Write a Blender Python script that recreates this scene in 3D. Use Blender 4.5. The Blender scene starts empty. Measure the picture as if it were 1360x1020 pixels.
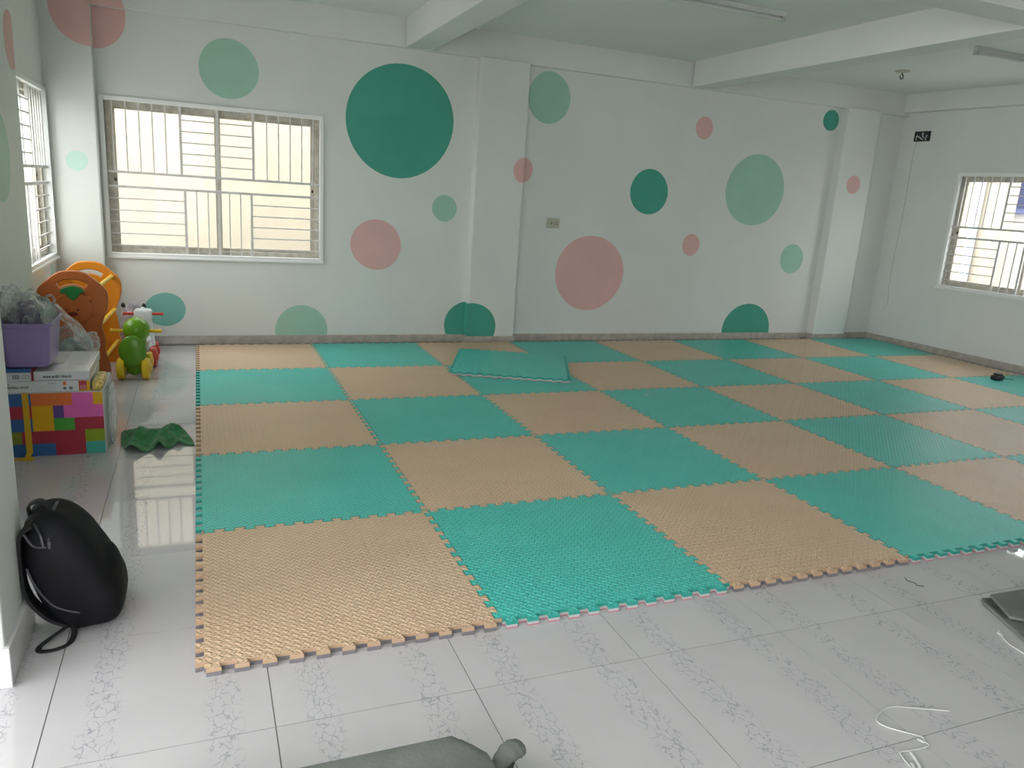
import bpy, bmesh, math, random
from mathutils import Vector, Matrix, noise

scene = bpy.context.scene
col = scene.collection
random.seed(7)

# ------------------------------------------------------------------ camera
YAW, PITCH, ROLL = 0.3956, 0.2415, 0.0678
CAM = Vector((0.0368, -2.2632, 1.5103))
fw = Vector((math.sin(YAW) * math.cos(PITCH), math.cos(YAW) * math.cos(PITCH), -math.sin(PITCH)))
rt0 = Vector((math.cos(YAW), -math.sin(YAW), 0))
up0 = rt0.cross(fw)
rt = rt0 * math.cos(ROLL) + up0 * math.sin(ROLL)
up = up0 * math.cos(ROLL) - rt0 * math.sin(ROLL)
cd = bpy.data.cameras.new('camera')
cam = bpy.data.objects.new('camera', cd)
col.objects.link(cam)
cam.matrix_world = Matrix(((rt.x, up.x, -fw.x, CAM.x), (rt.y, up.y, -fw.y, CAM.y), (rt.z, up.z, -fw.z, CAM.z), (0, 0, 0, 1)))
cd.sensor_fit = 'HORIZONTAL'
cd.sensor_width = 36.0
cd.lens = 36.0 * 1016.22 / 1360.0
cd.clip_start = 0.05
scene.camera = cam

# ------------------------------------------------------------------ sky, daylight, exposure
world = bpy.data.worlds.new('overcast_sky')
scene.world = world
world.use_nodes = True
bg = world.node_tree.nodes['Background']
bg.inputs['Color'].default_value = (0.975, 0.985, 1.0, 1)
bg.inputs['Strength'].default_value = 5.8
scene.view_settings.view_transform = 'Standard'
scene.view_settings.look = 'None'
scene.view_settings.exposure = 0.33
scene.view_settings.gamma = 1.0
scene.view_settings.use_curve_mapping = False

def portal(name, loc, direction, w, h):
    ld = bpy.data.lights.new(name, 'AREA')
    ld.shape = 'RECTANGLE'
    ld.size, ld.size_y = w, h
    ld.cycles.is_portal = True
    o = bpy.data.objects.new(name, ld)
    col.objects.link(o)
    o.location = loc
    o.rotation_euler = Vector(direction).to_track_quat('-Z', 'Z').to_euler()
    return o

portal('daylight_portal_back', (0.215, 5.40, 1.43), (0, -1, 0), 1.75, 1.26)
portal('daylight_portal_left', (-1.29, 4.12, 1.43), (1, 0, 0), 1.75, 1.26)
portal('daylight_portal_right', (8.47, 3.42, 1.44), (-0.997, -0.0756, 0), 1.75, 1.26)
portal('daylight_portal_side_bay', (-3.2, -1.9, 1.3), (1, 0, 0), 5.0, 2.6)
portal('daylight_portal_front', (-1.05, -4.7, 1.45), (0, 1, 0), 2.5, 2.3)

# ------------------------------------------------------------------ helpers
class MB:
    def __init__(s):
        s.v, s.f, s.m = [], [], []
    def add(s, vs, fs, mi=0):
        b = len(s.v)
        s.v += [tuple(p) for p in vs]
        s.f += [tuple(b + i for i in f) for f in fs]
        s.m += [mi] * len(fs)
        return s
    def box(s, x0, x1, y0, y1, z0, z1, mi=0):
        vs = [(x0, y0, z0), (x1, y0, z0), (x1, y1, z0), (x0, y1, z0), (x0, y0, z1), (x1, y0, z1), (x1, y1, z1), (x0, y1, z1)]
        return s.add(vs, [(3, 2, 1, 0), (4, 5, 6, 7), (0, 1, 5, 4), (1, 2, 6, 5), (2, 3, 7, 6), (3, 0, 4, 7)], mi)
    def prism(s, poly, f, a0, a1, mi=0):
        """poly 2D, f(p,q,a)->3D"""
        n = len(poly)
        vs = [f(p, q, a0) for p, q in poly] + [f(p, q, a1) for p, q in poly]
        fs = [tuple(range(n))[::-1], tuple(range(n, 2 * n))] + [(i, (i + 1) % n, n + (i + 1) % n, n + i) for i in range(n)]
        return s.add(vs, fs, mi)
    def tube(s, path, r, n=8, closed=False, mi=0, flat=1.0, upv=(0, 0, 1)):
        P = [Vector(p) for p in path]
        N = len(P)
        rs = r if isinstance(r, (list, tuple)) else [r] * N
        vs = []
        for i in range(N):
            if closed:
                t = P[(i + 1) % N] - P[i - 1]
            else:
                t = P[min(i + 1, N - 1)] - P[max(i - 1, 0)]
            t.normalize()
            u = Vector(upv)
            if abs(t.dot(u)) > 0.95:
                u = Vector((0, 1, 0)) if abs(t.y) < 0.9 else Vector((1, 0, 0))
            a = t.cross(u).normalized()
            b = a.cross(t)
            for k in range(n):
                c = 2 * math.pi * k / n
                vs.append(P[i] + a * (rs[i] * math.cos(c)) + b * (rs[i] * flat * math.sin(c)))
        fs = []
        for i in range(N if closed else N - 1):
            j = (i + 1) % N
            for k in range(n):
                l = (k + 1) % n
                fs.append((i * n + k, i * n + l, j * n + l, j * n + k))
        if not closed:
            fs.append(tuple(range(n))[::-1])
            fs.append(tuple((N - 1) * n + k for k in range(n)))
        return s.add(vs, fs, mi)
    def lathe(s, prof, c, axis='z', n=24, mi=0):
        """prof: list of (r, h) along axis"""
        vs = []
        for r, h in prof:
            for k in range(n):
                a = 2 * math.pi * k / n
                p, q = r * math.cos(a), r * math.sin(a)
                if axis == 'z': d = (p, q, h)
                elif axis == 'x': d = (h, p, q)
                else: d = (q, h, p)
                vs.append((c[0] + d[0], c[1] + d[1], c[2] + d[2]))
        m = len(prof)
        fs = [(i * n + k, i * n + (k + 1) % n, (i + 1) * n + (k + 1) % n, (i + 1) * n + k) for i in range(m - 1) for k in range(n)]
        fs += [tuple(range(n))[::-1], tuple((m - 1) * n + k for k in range(n))]
        return s.add(vs, fs, mi)
    def ell(s, c, r, n=20, m=12, mi=0, fn=None):
        vs, fs = [], []
        for i in range(m + 1):
            t = math.pi * i / m
            for k in range(n):
                a = 2 * math.pi * k / n
                d = Vector((math.sin(t) * math.cos(a), math.sin(t) * math.sin(a), math.cos(t)))
                sc = fn(d) if fn else 1.0
                vs.append((c[0] + r[0] * d.x * sc, c[1] + r[1] * d.y * sc, c[2] + r[2] * d.z * sc))
        for i in range(m):
            for k in range(n):
                l = (k + 1) % n
                fs.append((i * n + k, (i + 1) * n + k, (i + 1) * n + l, i * n + l))
        return s.add(vs, fs, mi)
    def mesh(s, name, mats, smooth=False, bevel=0.0, seg=2, merge=False):
        me = bpy.data.meshes.new(name)
        me.from_pydata(s.v, [], s.f)
        for m in (mats if isinstance(mats, (list, tuple)) else [mats]):
            me.materials.append(m)
        me.polygons.foreach_set('material_index', s.m)
        bm = bmesh.new()
        bm.from_mesh(me)
        if merge or bevel:
            bmesh.ops.remove_doubles(bm, verts=bm.verts, dist=1e-5)
        bmesh.ops.recalc_face_normals(bm, faces=bm.faces)
        if bevel:
            es = [e for e in bm.edges if len(e.link_faces) == 2 and e.calc_face_angle(0) > 0.6]
            bmesh.ops.bevel(bm, geom=es, offset=bevel, segments=seg, affect='EDGES', profile=0.5, clamp_overlap=True)
        bm.to_mesh(me)
        bm.free()
        if smooth is True:
            me.polygons.foreach_set('use_smooth', [True] * len(me.polygons))
        elif smooth:
            me.polygons.foreach_set('use_smooth', [True] * len(me.polygons))
            me.set_sharp_from_angle(angle=smooth)
        me.update()
        return me
    def build(s, name, mats, parent=None, **k):
        return obj(name, s.mesh(name, mats, **k), parent)

def obj(name, me, parent=None):
    o = bpy.data.objects.new(name, me)
    col.objects.link(o)
    if parent is not None:
        o.parent = parent
    return o

def thing(name, label, cat, loc=(0, 0, 0), rz=0.0, group=None):
    o = bpy.data.objects.new(name, None)
    o.empty_display_size = 0.05
    col.objects.link(o)
    o.location = loc
    o.rotation_euler = (0, 0, rz)
    return tag(o, label, cat, group)

def tag(o, label, cat, group=None):
    o['label'] = label
    o['category'] = cat
    if group:
        o['group'] = group
    return o

def struct(o, label=None):
    o['kind'] = 'structure'
    if label:
        o['label'] = label
    return o

def srgb(r, g, b):
    f = lambda c: (c / 255 / 12.92) if c / 255 <= 0.04045 else ((c / 255 + 0.055) / 1.055) ** 2.4
    return (f(r), f(g), f(b), 1)

class NT:
    """tiny node helper"""
    def __init__(s, mat):
        mat.use_nodes = True
        s.t = mat.node_tree
        s.b = s.t.nodes['Principled BSDF']
        s.out = s.t.nodes['Material Output']
    def n(s, typ, **k):
        nd = s.t.nodes.new(typ)
        for a, v in k.items():
            setattr(nd, a, v)
        return nd
    def l(s, a, b):
        s.t.links.new(a, b)
    def math(s, op, a, b=None, c=None, clamp=False):
        nd = s.n('ShaderNodeMath', operation=op)
        nd.use_clamp = clamp
        for i, x in enumerate((a, b, c)):
            if x is None: continue
            if isinstance(x, (int, float)): nd.inputs[i].default_value = x
            else: s.l(x, nd.inputs[i])
        return nd.outputs[0]
    def mix(s, f, a, b):
        nd = s.n('ShaderNodeMix', data_type='RGBA')
        for i, x in ((0, f), (6, a), (7, b)):
            if isinstance(x, (int, float, tuple, list)): nd.inputs[i].default_value = x
            else: s.l(x, nd.inputs[i])
        return nd.outputs[2]
    def noise(s, vec, scale, detail=2.0, rough=0.5):
        nd = s.n('ShaderNodeTexNoise')
        nd.inputs['Scale'].default_value = scale
        nd.inputs['Detail'].default_value = detail
        nd.inputs['Roughness'].default_value = rough
        if vec is not None: s.l(vec, nd.inputs['Vector'])
        return nd.outputs['Fac']
    def smooth(s, x, a, b):
        nd = s.n('ShaderNodeMapRange', interpolation_type='SMOOTHSTEP')
        nd.inputs['From Min'].default_value = a
        nd.inputs['From Max'].default_value = b
        s.l(x, nd.inputs['Value'])
        return nd.outputs[0]
    def bump(s, h, dist, strength=1.0):
        nd = s.n('ShaderNodeBump')
        nd.inputs['Distance'].default_value = dist
        nd.inputs['Strength'].default_value = strength
        s.l(h, nd.inputs['Height'])
        s.l(nd.outputs[0], s.b.inputs['Normal'])

def mat(name, c, rough=0.5, spec=0.5, metal=0.0, vary=0.0, vscale=8.0, bump=0.0, bscale=60.0, sheen=0.0, coat=0.0):
    m = bpy.data.materials.new(name)
    k = NT(m)
    b = k.b
    b.inputs['Base Color'].default_value = c
    b.inputs['Roughness'].default_value = rough
    b.inputs['Specular IOR Level'].default_value = spec
    b.inputs['Metallic'].default_value = metal
    b.inputs['Coat Weight'].default_value = coat
    if sheen:
        b.inputs['Sheen Weight'].default_value = sheen
    if vary or bump:
        tc = k.n('ShaderNodeTexCoord').outputs['Object']
        if vary:
            f = k.noise(tc, vscale, 4.0)
            dark = tuple(x * (1 - vary) for x in c[:3]) + (1,)
            light = tuple(min(1, x * (1 + vary)) for x in c[:3]) + (1,)
            k.l(k.mix(k.smooth(f, 0.3, 0.7), dark, light), b.inputs['Base Color'])
        if bump:
            k.bump(k.noise(tc, bscale, 3.0), bump)
    return m

def glassy(name, tint, transp, rough=0.05, white=0.0):
    """thin clear sheet: mostly transparent with a glossy film"""
    m = bpy.data.materials.new(name)
    k = NT(m)
    tr = k.n('ShaderNodeBsdfTransparent')
    tr.inputs[0].default_value = tint
    mx = k.n('ShaderNodeMixShader')
    k.b.inputs['Base Color'].default_value = (0.85, 0.87, 0.87, 1)
    k.b.inputs['Roughness'].default_value = rough
    if white == 0.0:
        gl = k.n('ShaderNodeBsdfGlossy')
        gl.inputs['Roughness'].default_value = rough
        fr = k.n('ShaderNodeLayerWeight')
        fr.inputs[0].default_value = 0.5
        k.l(k.math('MULTIPLY_ADD', k.math('POWER', fr.outputs['Facing'], 5.0), 0.55, 0.008), mx.inputs[0])
        k.l(tr.outputs[0], mx.inputs[1])
        k.l(gl.outputs[0], mx.inputs[2])
    else:
        lw = k.n('ShaderNodeLayerWeight')
        lw.inputs[0].default_value = 0.35
        tc = k.n('ShaderNodeTexCoord').outputs['Object']
        nz = k.smooth(k.noise(tc, 22.0, 4.0), 0.35, 0.75)
        f = k.math('ADD', k.math('MULTIPLY', lw.outputs['Facing'], 0.5), k.math('MULTIPLY_ADD', nz, 0.25, white - 0.1), clamp=True)
        k.l(f, mx.inputs[0])
        k.l(tr.outputs[0], mx.inputs[1])
        k.l(k.b.outputs[0], mx.inputs[2])
    k.l(mx.outputs[0], k.out.inputs['Surface'])
    return m

# ------------------------------------------------------------------ materials
WALLC = (0.735, 0.755, 0.72, 1)
M = {}
M['wall'] = mat('wall_paint', WALLC, 0.55, 0.3, vary=0.02, vscale=1.5, bump=0.0006, bscale=25)
M['ceil'] = mat('ceiling_paint', (0.80, 0.815, 0.785, 1), 0.7, 0.2, vary=0.02, vscale=1.2)
M['rim'] = mat('white_window_trim', (0.86, 0.87, 0.85, 1), 0.45, 0.4)
M['skirt'] = mat('skirting_stone', (0.46, 0.42, 0.37, 1), 0.25, 0.5, vary=0.12, vscale=14)
M['skirt_white'] = mat('white_skirting', (0.70, 0.69, 0.70, 1), 0.2, 0.5, vary=0.04, vscale=9)
M['alu'] = mat('beige_aluminium', (0.47, 0.44, 0.375, 1), 0.45, 0.5, vary=0.18, vscale=18)
M['grille'] = mat('grille_paint', (0.66, 0.65, 0.63, 1), 0.4, 0.5, vary=0.05, vscale=10)
M['glass'] = glassy('window_glass', (0.97, 0.98, 0.97, 1), 1.0, 0.02)
M['grout'] = mat('tile_grout', (0.26, 0.26, 0.26, 1), 0.8, 0.2)
M['black'] = mat('black_plastic', (0.015, 0.016, 0.018, 1), 0.5, 0.4)
M['cream'] = mat('cream_render', (0.385, 0.345, 0.28, 1), 0.9, 0.1, vary=0.04, vscale=2.0)
M['outwhite'] = mat('white_render', (0.72, 0.72, 0.72, 1), 0.9, 0.1, vary=0.02, vscale=1.0)
M['concrete'] = mat('concrete_ground', (0.60, 0.59, 0.57, 1), 0.9, 0.1, vary=0.1)
M['bluewin'] = mat('blue_window_paint', (0.20, 0.25, 0.50, 1), 0.5, 0.4)
M['pipe'] = mat('pipe_grey_blue', (0.50, 0.55, 0.62, 1), 0.5, 0.4)
M['brownstrip'] = mat('brown_shutter', (0.30, 0.22, 0.16, 1), 0.6, 0.3)

# polished floor tile with two bands of fine crackle veins
def tile_material():
    m = bpy.data.materials.new('polished_vein_tile')
    k = NT(m)
    tc = k.n('ShaderNodeTexCoord').outputs['Object']
    sep = k.n('ShaderNodeSeparateXYZ'); k.l(tc, sep.inputs[0])
    rnd = k.n('ShaderNodeObjectInfo').outputs['Random']
    off = k.n('ShaderNodeCombineXYZ')
    k.l(k.math('MULTIPLY', rnd, 37.0), off.inputs[0]); k.l(k.math('MULTIPLY', rnd, 91.0), off.inputs[1])
    va = k.n('ShaderNodeVectorMath', operation='ADD'); k.l(tc, va.inputs[0]); k.l(off.outputs[0], va.inputs[1])
    P = va.outputs[0]
    wob = k.math('MULTIPLY_ADD', k.noise(P, 5.0, 2.0), 0.07, -0.035)
    masks = []
    for c in (0.14, 0.465):
        d = k.math('ABSOLUTE', k.math('ADD', k.math('SUBTRACT', sep.outputs[0], c), wob))
        masks.append(k.smooth(d, 0.062, 0.03))
    mask = k.math('MAXIMUM', masks[0], masks[1])
    # warp + stretch
    nz = k.n('ShaderNodeTexNoise'); nz.inputs['Scale'].default_value = 26; nz.inputs['Detail'].default_value = 3
    k.l(P, nz.inputs['Vector'])
    wv = k.n('ShaderNodeVectorMath', operation='SCALE'); wv.inputs['Scale'].default_value = 0.035
    k.l(nz.outputs['Color'], wv.inputs[0])
    wa = k.n('ShaderNodeVectorMath', operation='ADD'); k.l(P, wa.inputs[0]); k.l(wv.outputs[0], wa.inputs[1])
    mp = k.n('ShaderNodeMapping'); mp.inputs['Scale'].default_value = (1.0, 0.55, 1.0); k.l(wa.outputs[0], mp.inputs['Vector'])
    vo = k.n('ShaderNodeTexVoronoi', feature='DISTANCE_TO_EDGE'); vo.inputs['Scale'].default_value = 42
    k.l(mp.outputs[0], vo.inputs['Vector'])
    line = k.smooth(vo.outputs['Distance'], 0.075, 0.0)
    gaps = k.smooth(k.noise(P, 38.0, 2.0), 0.34, 0.56)
    v = k.math('MULTIPLY', k.math('MULTIPLY', line, mask), gaps)
    v = k.math('MULTIPLY', v, 0.66)
    cloud = k.smooth(k.noise(P, 3.0, 3.0), 0.3, 0.75)
    base = k.mix(cloud, (0.555, 0.54, 0.555, 1), (0.595, 0.58, 0.595, 1))
    k.l(k.mix(v, base, (0.25, 0.25, 0.30, 1)), k.b.inputs['Base Color'])
    k.b.inputs['Roughness'].default_value = 0.035
    k.b.inputs['IOR'].default_value = 1.72
    return m
M['tile'] = tile_material()

# foam with the raised cross-weave relief
def foam_material(name, c, c2, dist):
    m = bpy.data.materials.new(name)
    k = NT(m)
    tc = k.n('ShaderNodeTexCoord').outputs['Object']
    sep = k.n('ShaderNodeSeparateXYZ'); k.l(tc, sep.inputs[0])
    s = 1.0 / (0.0215 * math.sqrt(2))
    u = k.math('MULTIPLY', k.math('ADD', sep.outputs[0], sep.outputs[1]), s)
    v = k.math('MULTIPLY', k.math('SUBTRACT', sep.outputs[0], sep.outputs[1]), s)
    par = k.math('MODULO', k.math('ADD', k.math('ADD', k.math('FLOOR', u), k.math('FLOOR', v)), 400.0), 2.0)
    fu = k.math('ABSOLUTE', k.math('SUBTRACT', k.math('FRACT', u), 0.5))
    fv = k.math('ABSOLUTE', k.math('SUBTRACT', k.math('FRACT', v), 0.5))
    ipar = k.math('SUBTRACT', 1.0, par)
    a = k.math('ADD', k.math('MULTIPLY', fu, par), k.math('MULTIPLY', fv, ipar))
    b = k.math('ADD', k.math('MULTIPLY', fv, par), k.math('MULTIPLY', fu, ipar))
    h = k.math('MULTIPLY', k.smooth(a, 0.50, 0.40), k.smooth(b, 0.34, 0.16))
    k.bump(h, dist)
    big = k.smooth(k.noise(tc, 3.0, 4.0), 0.3, 0.7)
    k.l(k.mix(big, c, c2), k.b.inputs['Base Color'])
    k.b.inputs['Roughness'].default_value = 0.36
    k.b.inputs['Specular IOR Level'].default_value = 0.45
    return m
M['beige'] = foam_material('beige_foam', (0.80, 0.565, 0.37, 1), (0.84, 0.60, 0.40, 1), 0.0090)
M['teal'] = foam_material('teal_foam', (0.075, 0.63, 0.545, 1), (0.09, 0.665, 0.575, 1), 0.0060)
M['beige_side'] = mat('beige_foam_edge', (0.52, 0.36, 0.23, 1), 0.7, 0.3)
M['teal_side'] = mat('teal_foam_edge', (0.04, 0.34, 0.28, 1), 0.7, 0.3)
M['foamgrey'] = mat('grey_foam_base', (0.20, 0.185, 0.20, 1), 0.75, 0.3, vary=0.06, vscale=20)
M['foamwhite'] = mat('white_foam_core', (0.50, 0.53, 0.52, 1), 0.75, 0.3)
M['foampink'] = mat('pink_foam_base', (0.55, 0.16, 0.22, 1), 0.75, 0.3)

DOT = {
    'deep': mat('deep_green_paint', (0.07, 0.36, 0.27, 1), 0.5, 0.35, vary=0.05, vscale=3),
    'mint': mat('mint_green_paint', (0.37, 0.60, 0.475, 1), 0.5, 0.35, vary=0.03, vscale=3),
    'teal': mat('teal_green_paint', (0.20, 0.50, 0.43, 1), 0.5, 0.35, vary=0.03, vscale=3),
    'pink': mat('dusty_pink_paint', (0.76, 0.465, 0.445, 1), 0.5, 0.35, vary=0.03, vscale=3),
    'pale': mat('pale_mint_paint', (0.56, 0.76, 0.66, 1), 0.5, 0.35, vary=0.03, vscale=3),
}

# ------------------------------------------------------------------ room dimensions
YB = 5.165          # back wall face
YC = 5.05           # column and beam face on the back wall
XL = -1.055         # left wall face (window bay)
XN = -0.95          # thicker left wall face nearer the camera
ZC = 3.0            # ceiling
ZB = 2.75           # underside of beams
YF = -4.6           # front wall behind the viewer, daylight opening added
WZ0, WZ1, WW = 0.80, 2.06, 1.75          # window opening
RB = Vector((8.1, YB, 0)); RU = Vector((0.07557784, -0.9971399, 0)); RW = Vector((0.9971399, 0.07557784, 0))

def wall_with_hole(mb, u0, u1, z0, z1, d, hu0=None, hu1=None, hz0=None, hz1=None):
    """u, depth, z local boxes"""
    if hu0 is None:
        mb.box(u0, u1, 0, d, z0, z1)
    else:
        mb.box(u0, hu0, 0, d, z0, z1)
        mb.box(hu1, u1, 0, d, z0, z1)
        mb.box(hu0, hu1, 0, d, z0, hz0)
        mb.box(hu0, hu1, 0, d, hz1, z1)
    return mb

# floor slab (grout) and tiles
fl = struct(MB().box(-3.2, 9.2, YF - 0.3, 1.1, -0.15, -0.003).box(-1.2, 9.2, 1.1, YB + 0.1, -0.15, -0.003).build('floor', M['grout']), 'polished pale grey veined tile floor')
tme = MB().box(0.0017, 0.5983, 0.0017, 0.5983, -0.012, 0.0).mesh('floor_tile', M['tile'])
for i in range(-6, 16):
    for j in range(-8, 10):
        x, y = 0.2 + 0.6 * (i - 1), -0.305 + 0.6 * j
        if x < -3.2 or x + 0.6 > 9.2 or y + 0.6 > YB + 0.25 or y < YF - 0.2: continue
        if x < -1.3 and y > 0.8: continue
        if 0.2 < x < 7.0 and 0.4 < y < 4.3: continue        # wholly under the mats
        t = obj('floor_tile', tme, fl)
        t.location = (x, y, 0)
MB().box(0.2, 7.4, 0.295, 4.5, -0.012, -0.002).build('screed_under_mats', M['grout'], fl)

# walls
wb = struct(wall_with_hole(MB(), -1.25, 8.6, -0.1, 3.2, 0.13, -0.66, 1.09, WZ0, WZ1).build('wall_back', M['wall']), 'pale wall painted with green and pink dots')
wb.location = (0, YB, 0)
wl = struct(wall_with_hole(MB(), 0, YB + 0.2 - 3.1, -0.1, 3.2, 0.115, 3.25 - 3.1, 3.25 + WW - 3.1, WZ0, WZ1).build('wall_left', M['wall']), 'left wall with barred window')
wl.matrix_world = Matrix(((0, -1, 0, XL), (1, 0, 0, 3.1), (0, 0, 1, 0), (0, 0, 0, 1)))
wn = struct(MB().box(-1.165, XN, 1.0, 3.405, -0.1, 3.2).build('wall_left_thick', M['wall']), 'thicker plastered length of the left wall')
wr = struct(wall_with_hole(MB(), -0.25, 9.9, -0.1, 3.2, 0.13, 0.88, 0.88 + WW, WZ0, WZ1).build('wall_right', M['wall']), 'right wall with barred window')
wr.matrix_world = Matrix(((RU.x, RW.x, 0, RB.x), (RU.y, RW.y, 0, RB.y), (0, 0, 1, 0), (0, 0, 0, 1)))
struct(MB().box(-3.3, 9.3, YF - 0.2, 1.15, ZC, 3.2).box(-1.2, 9.3, 1.15, YB + 0.14, ZC, 3.2).build('ceiling', M['ceil']), 'white painted ceiling')
struct(MB().box(-3.3, -3.1, YF, -4.4, -0.1, 3.2).box(-3.3, -3.1, 0.6, 1.15, -0.1, 3.2).box(-3.3, -3.1, -4.4, 0.6, 2.6, 3.2).box(-3.3, -1.25, 1.0, 1.15, -0.1, 3.2).build('wall_left_bay', M['wall']), 'plain unseen wall of a side bay opening added for daylight')  # out-of-view bay, its opening added to bring daylight from the left
struct(MB().box(-3.3, 9.3, YF - 0.2, YF, -0.1, 0.3).box(-3.3, 9.3, YF - 0.2, YF, 2.6, 3.2).box(-3.3, -2.3, YF - 0.2, YF, 0.3, 2.6).box(0.2, 9.3, YF - 0.2, YF, 0.3, 2.6).build('wall_front', M['wall']), 'wall behind the viewer with an unseen opening added for daylight')  # unseen opening added here to let daylight in from behind

# beams and columns
def beam(name, x0, x1, y0, y1, z0, label):
    return struct(MB().box(x0, x1, y0, y1, z0, ZC + 0.01).build(name, M['wall'], bevel=0.006), label)
beam('ceiling_beam', 1.835, 2.085, YF, YC + 0.02, ZB, 'ceiling beam running to the dotted wall above the biggest green dot')
beam('ceiling_beam', 4.935, 5.185, YF, YC + 0.02, ZB, 'ceiling beam running to the dotted wall beside the tube lights')
beam('ceiling_beam', -3.1, 8.9, 1.17, 1.42, ZB + 0.0005, 'cross beam spanning the ceiling between the long beams')
beam('wall_beam', -1.1, 8.2, YC + 0.055, YB + 0.05, ZB + 0.001, 'shallow beam along the top of the dotted wall')
rb = struct(MB().box(0.0, 9.5, -0.09, 0.05, 2.79, ZC + 0.01).build('wall_beam', M['wall'], bevel=0.006), 'shallow beam along the top of the right wall')
rb.matrix_world = wr.matrix_world
def column(x0, x1, y0, y1, label, z1=ZB + 0.01):
    return struct(MB().box(x0, x1, y0, y1, -0.05, z1).build('wall_column', M['wall'], bevel=0.008), label)
cA = column(-1.1, -0.705, YC, YB + 0.05, 'corner column beside the barred left window')
cB = column(2.555, 3.065, YC, YB + 0.05, 'wall column with half a green dot at its foot')
cC = column(7.10, 7.61, YC, YB + 0.05, 'wall column with one small pink dot')
cD = column(-1.3, -0.525, 0.105, 0.44, 'free column the backpack leans on', ZC)

# skirtings
def base(name, segs, m, label, d=0.015):
    mb = MB()
    for s in segs: mb.box(*s)
    return struct(mb.build(name, m, bevel=0.003), label)
H = 0.080
base('baseboard_back', [(-0.705, 2.555, YB - 0.014, YB + 0.01, 0, H), (3.065, 7.10, YB - 0.014, YB + 0.01, 0, H), (7.61, 8.12, YB - 0.014, YB + 0.01, 0, H)], M['skirt'], 'grey beige stone skirting under the dotted wall')
base('baseboard_column', [(2.541, 3.079, YC - 0.014, YB - 0.001, 0, H)], M['skirt'], 'stone skirting at the foot of the wall column')
base('baseboard_corner_column', [(XL, -0.691, YC - 0.014, YC + 0.02, 0, H)], M['skirt'], 'stone skirting at the foot of the corner column')
base('baseboard_right_column', [(7.086, 7.624, YC - 0.014, YB - 0.001, 0, H)], M['skirt'], 'stone skirting at the foot of the far wall column')
br = struct(MB().box(0.0, 9.5, -0.014, 0.01, 0, H).build('baseboard_right', M['skirt'], bevel=0.003), 'grey beige stone skirting along the right wall')
br.matrix_world = wr.matrix_world
base('baseboard_left', [(XL - 0.01, XL + 0.014, 3.42, YC, 0, H), (XN - 0.01, XN + 0.014, 1.0, 3.405, 0, H)], M['skirt'], 'stone skirting along the left wall')
base('baseboard_near_column', [(-1.3, -0.511, 0.091, 0.454, 0, 0.128)], M['skirt_white'], 'pale tile skirting around the free column')

# ------------------------------------------------------------------ painted dots
def clip(poly, axis, val, keep_less):
    out = []
    n = len(poly)
    for i in range(n):
        a, b = poly[i], poly[(i + 1) % n]
        ia = (a[axis] <= val) if keep_less else (a[axis] >= val)
        ib = (b[axis] <= val) if keep_less else (b[axis] >= val)
        if ia: out.append(a)
        if ia != ib:
            t = (val - a[axis]) / (b[axis] - a[axis])
            out.append((a[0] + (b[0] - a[0]) * t, a[1] + (b[1] - a[1]) * t))
    return out

def wobble(cx, cz, rx, rz, n=56, seed=0, amp=0.012):
    pts = []
    for k in range(n):
        a = 2 * math.pi * k / n
        w = 1 + amp * math.sin(2 * a + seed) + amp * 0.6 * math.sin(3 * a + 1.7 * seed)
        pts.append((cx + rx * w * math.cos(a), cz + rz * w * math.sin(a)))
    return pts

T = 0.0015
def dot(color, cx, cz, rx, rz, regions, parent, label, cz_min=None, extra=None, seed=0, amp=0.012):
    """regions: list of (x0,x1,z0,z1,y) in wall coordinates the paint covers"""
    P = wobble(cx, cz, rx, rz, seed=seed, amp=amp)
    mb = MB()
    for (x0, x1, z0, z1, y) in regions:
        q = P
        for ax, v, kl in ((0, x0, False), (0, x1, True), (1, z0, False), (1, z1, True)):
            if q: q = clip(q, ax, v, kl)
        if len(q) >= 3:
            mb.prism(q, lambda p, r, a, y=y: (p, y - a, r), -0.001, T)
    for e in (extra or []): mb.box(*e)
    o = mb.build('painted_dot', DOT[color])
    o['label'] = label
    o.parent = parent
    o.matrix_parent_inverse = parent.matrix_world.inverted()
    return o
bpy.context.view_layer.update()
big = (-9, 9, 0, 9, YB)
low = (-9, 9, H, 9, YB)
dots = [
    ('deep', 1.83, 2.111, 0.515, 0.512, [big], 'largest painted dot, deep green'),
    ('mint', 0.321, 2.396, 0.24, 0.246, [big], 'mint green painted dot above the barred window'),
    ('pink', 1.622, 0.96, 0.244, 0.241, [big], 'dusty pink painted dot below the largest green dot'),
    ('mint', 2.292, 1.34, 0.127, 0.127, [big], 'small mint green painted dot beside the wall column'),
    ('mint', 0.923, 0.13, 0.245, 0.235, [low], 'half mint green dot standing on the skirting'),
    ('teal', -0.256, 0.318, 0.168, 0.150, [low], 'teal painted dot behind the ride-on toys'),
    ('pink', 3.962, 0.744, 0.409, 0.407, [big], 'large dusty pink painted dot under the wall socket'),
    ('deep', 4.6, 1.642, 0.236, 0.241, [big], 'mid-sized deep green painted dot'),
    ('pink', 5.214, 2.362, 0.112, 0.117, [big], 'small pink painted dot high on the wall'),
    ('pink', 5.22, 1.096, 0.116, 0.122, [big], 'small pink painted dot at mid height'),
    ('mint', 6.012, 1.748, 0.408, 0.401, [big], 'large mint green painted dot'),
    ('deep', 6.152, 0.10, 0.347, 0.338, [low], 'half deep green dot standing on the skirting'),
    ('mint', 6.689, 0.985, 0.172, 0.176, [big], 'small mint green painted dot low on the wall'),
    ('deep', 6.963, 2.606, 0.118, 0.115, [(-9, 9, 0, ZB, YB)], 'small deep green painted dot under the beam'),
]
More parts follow.
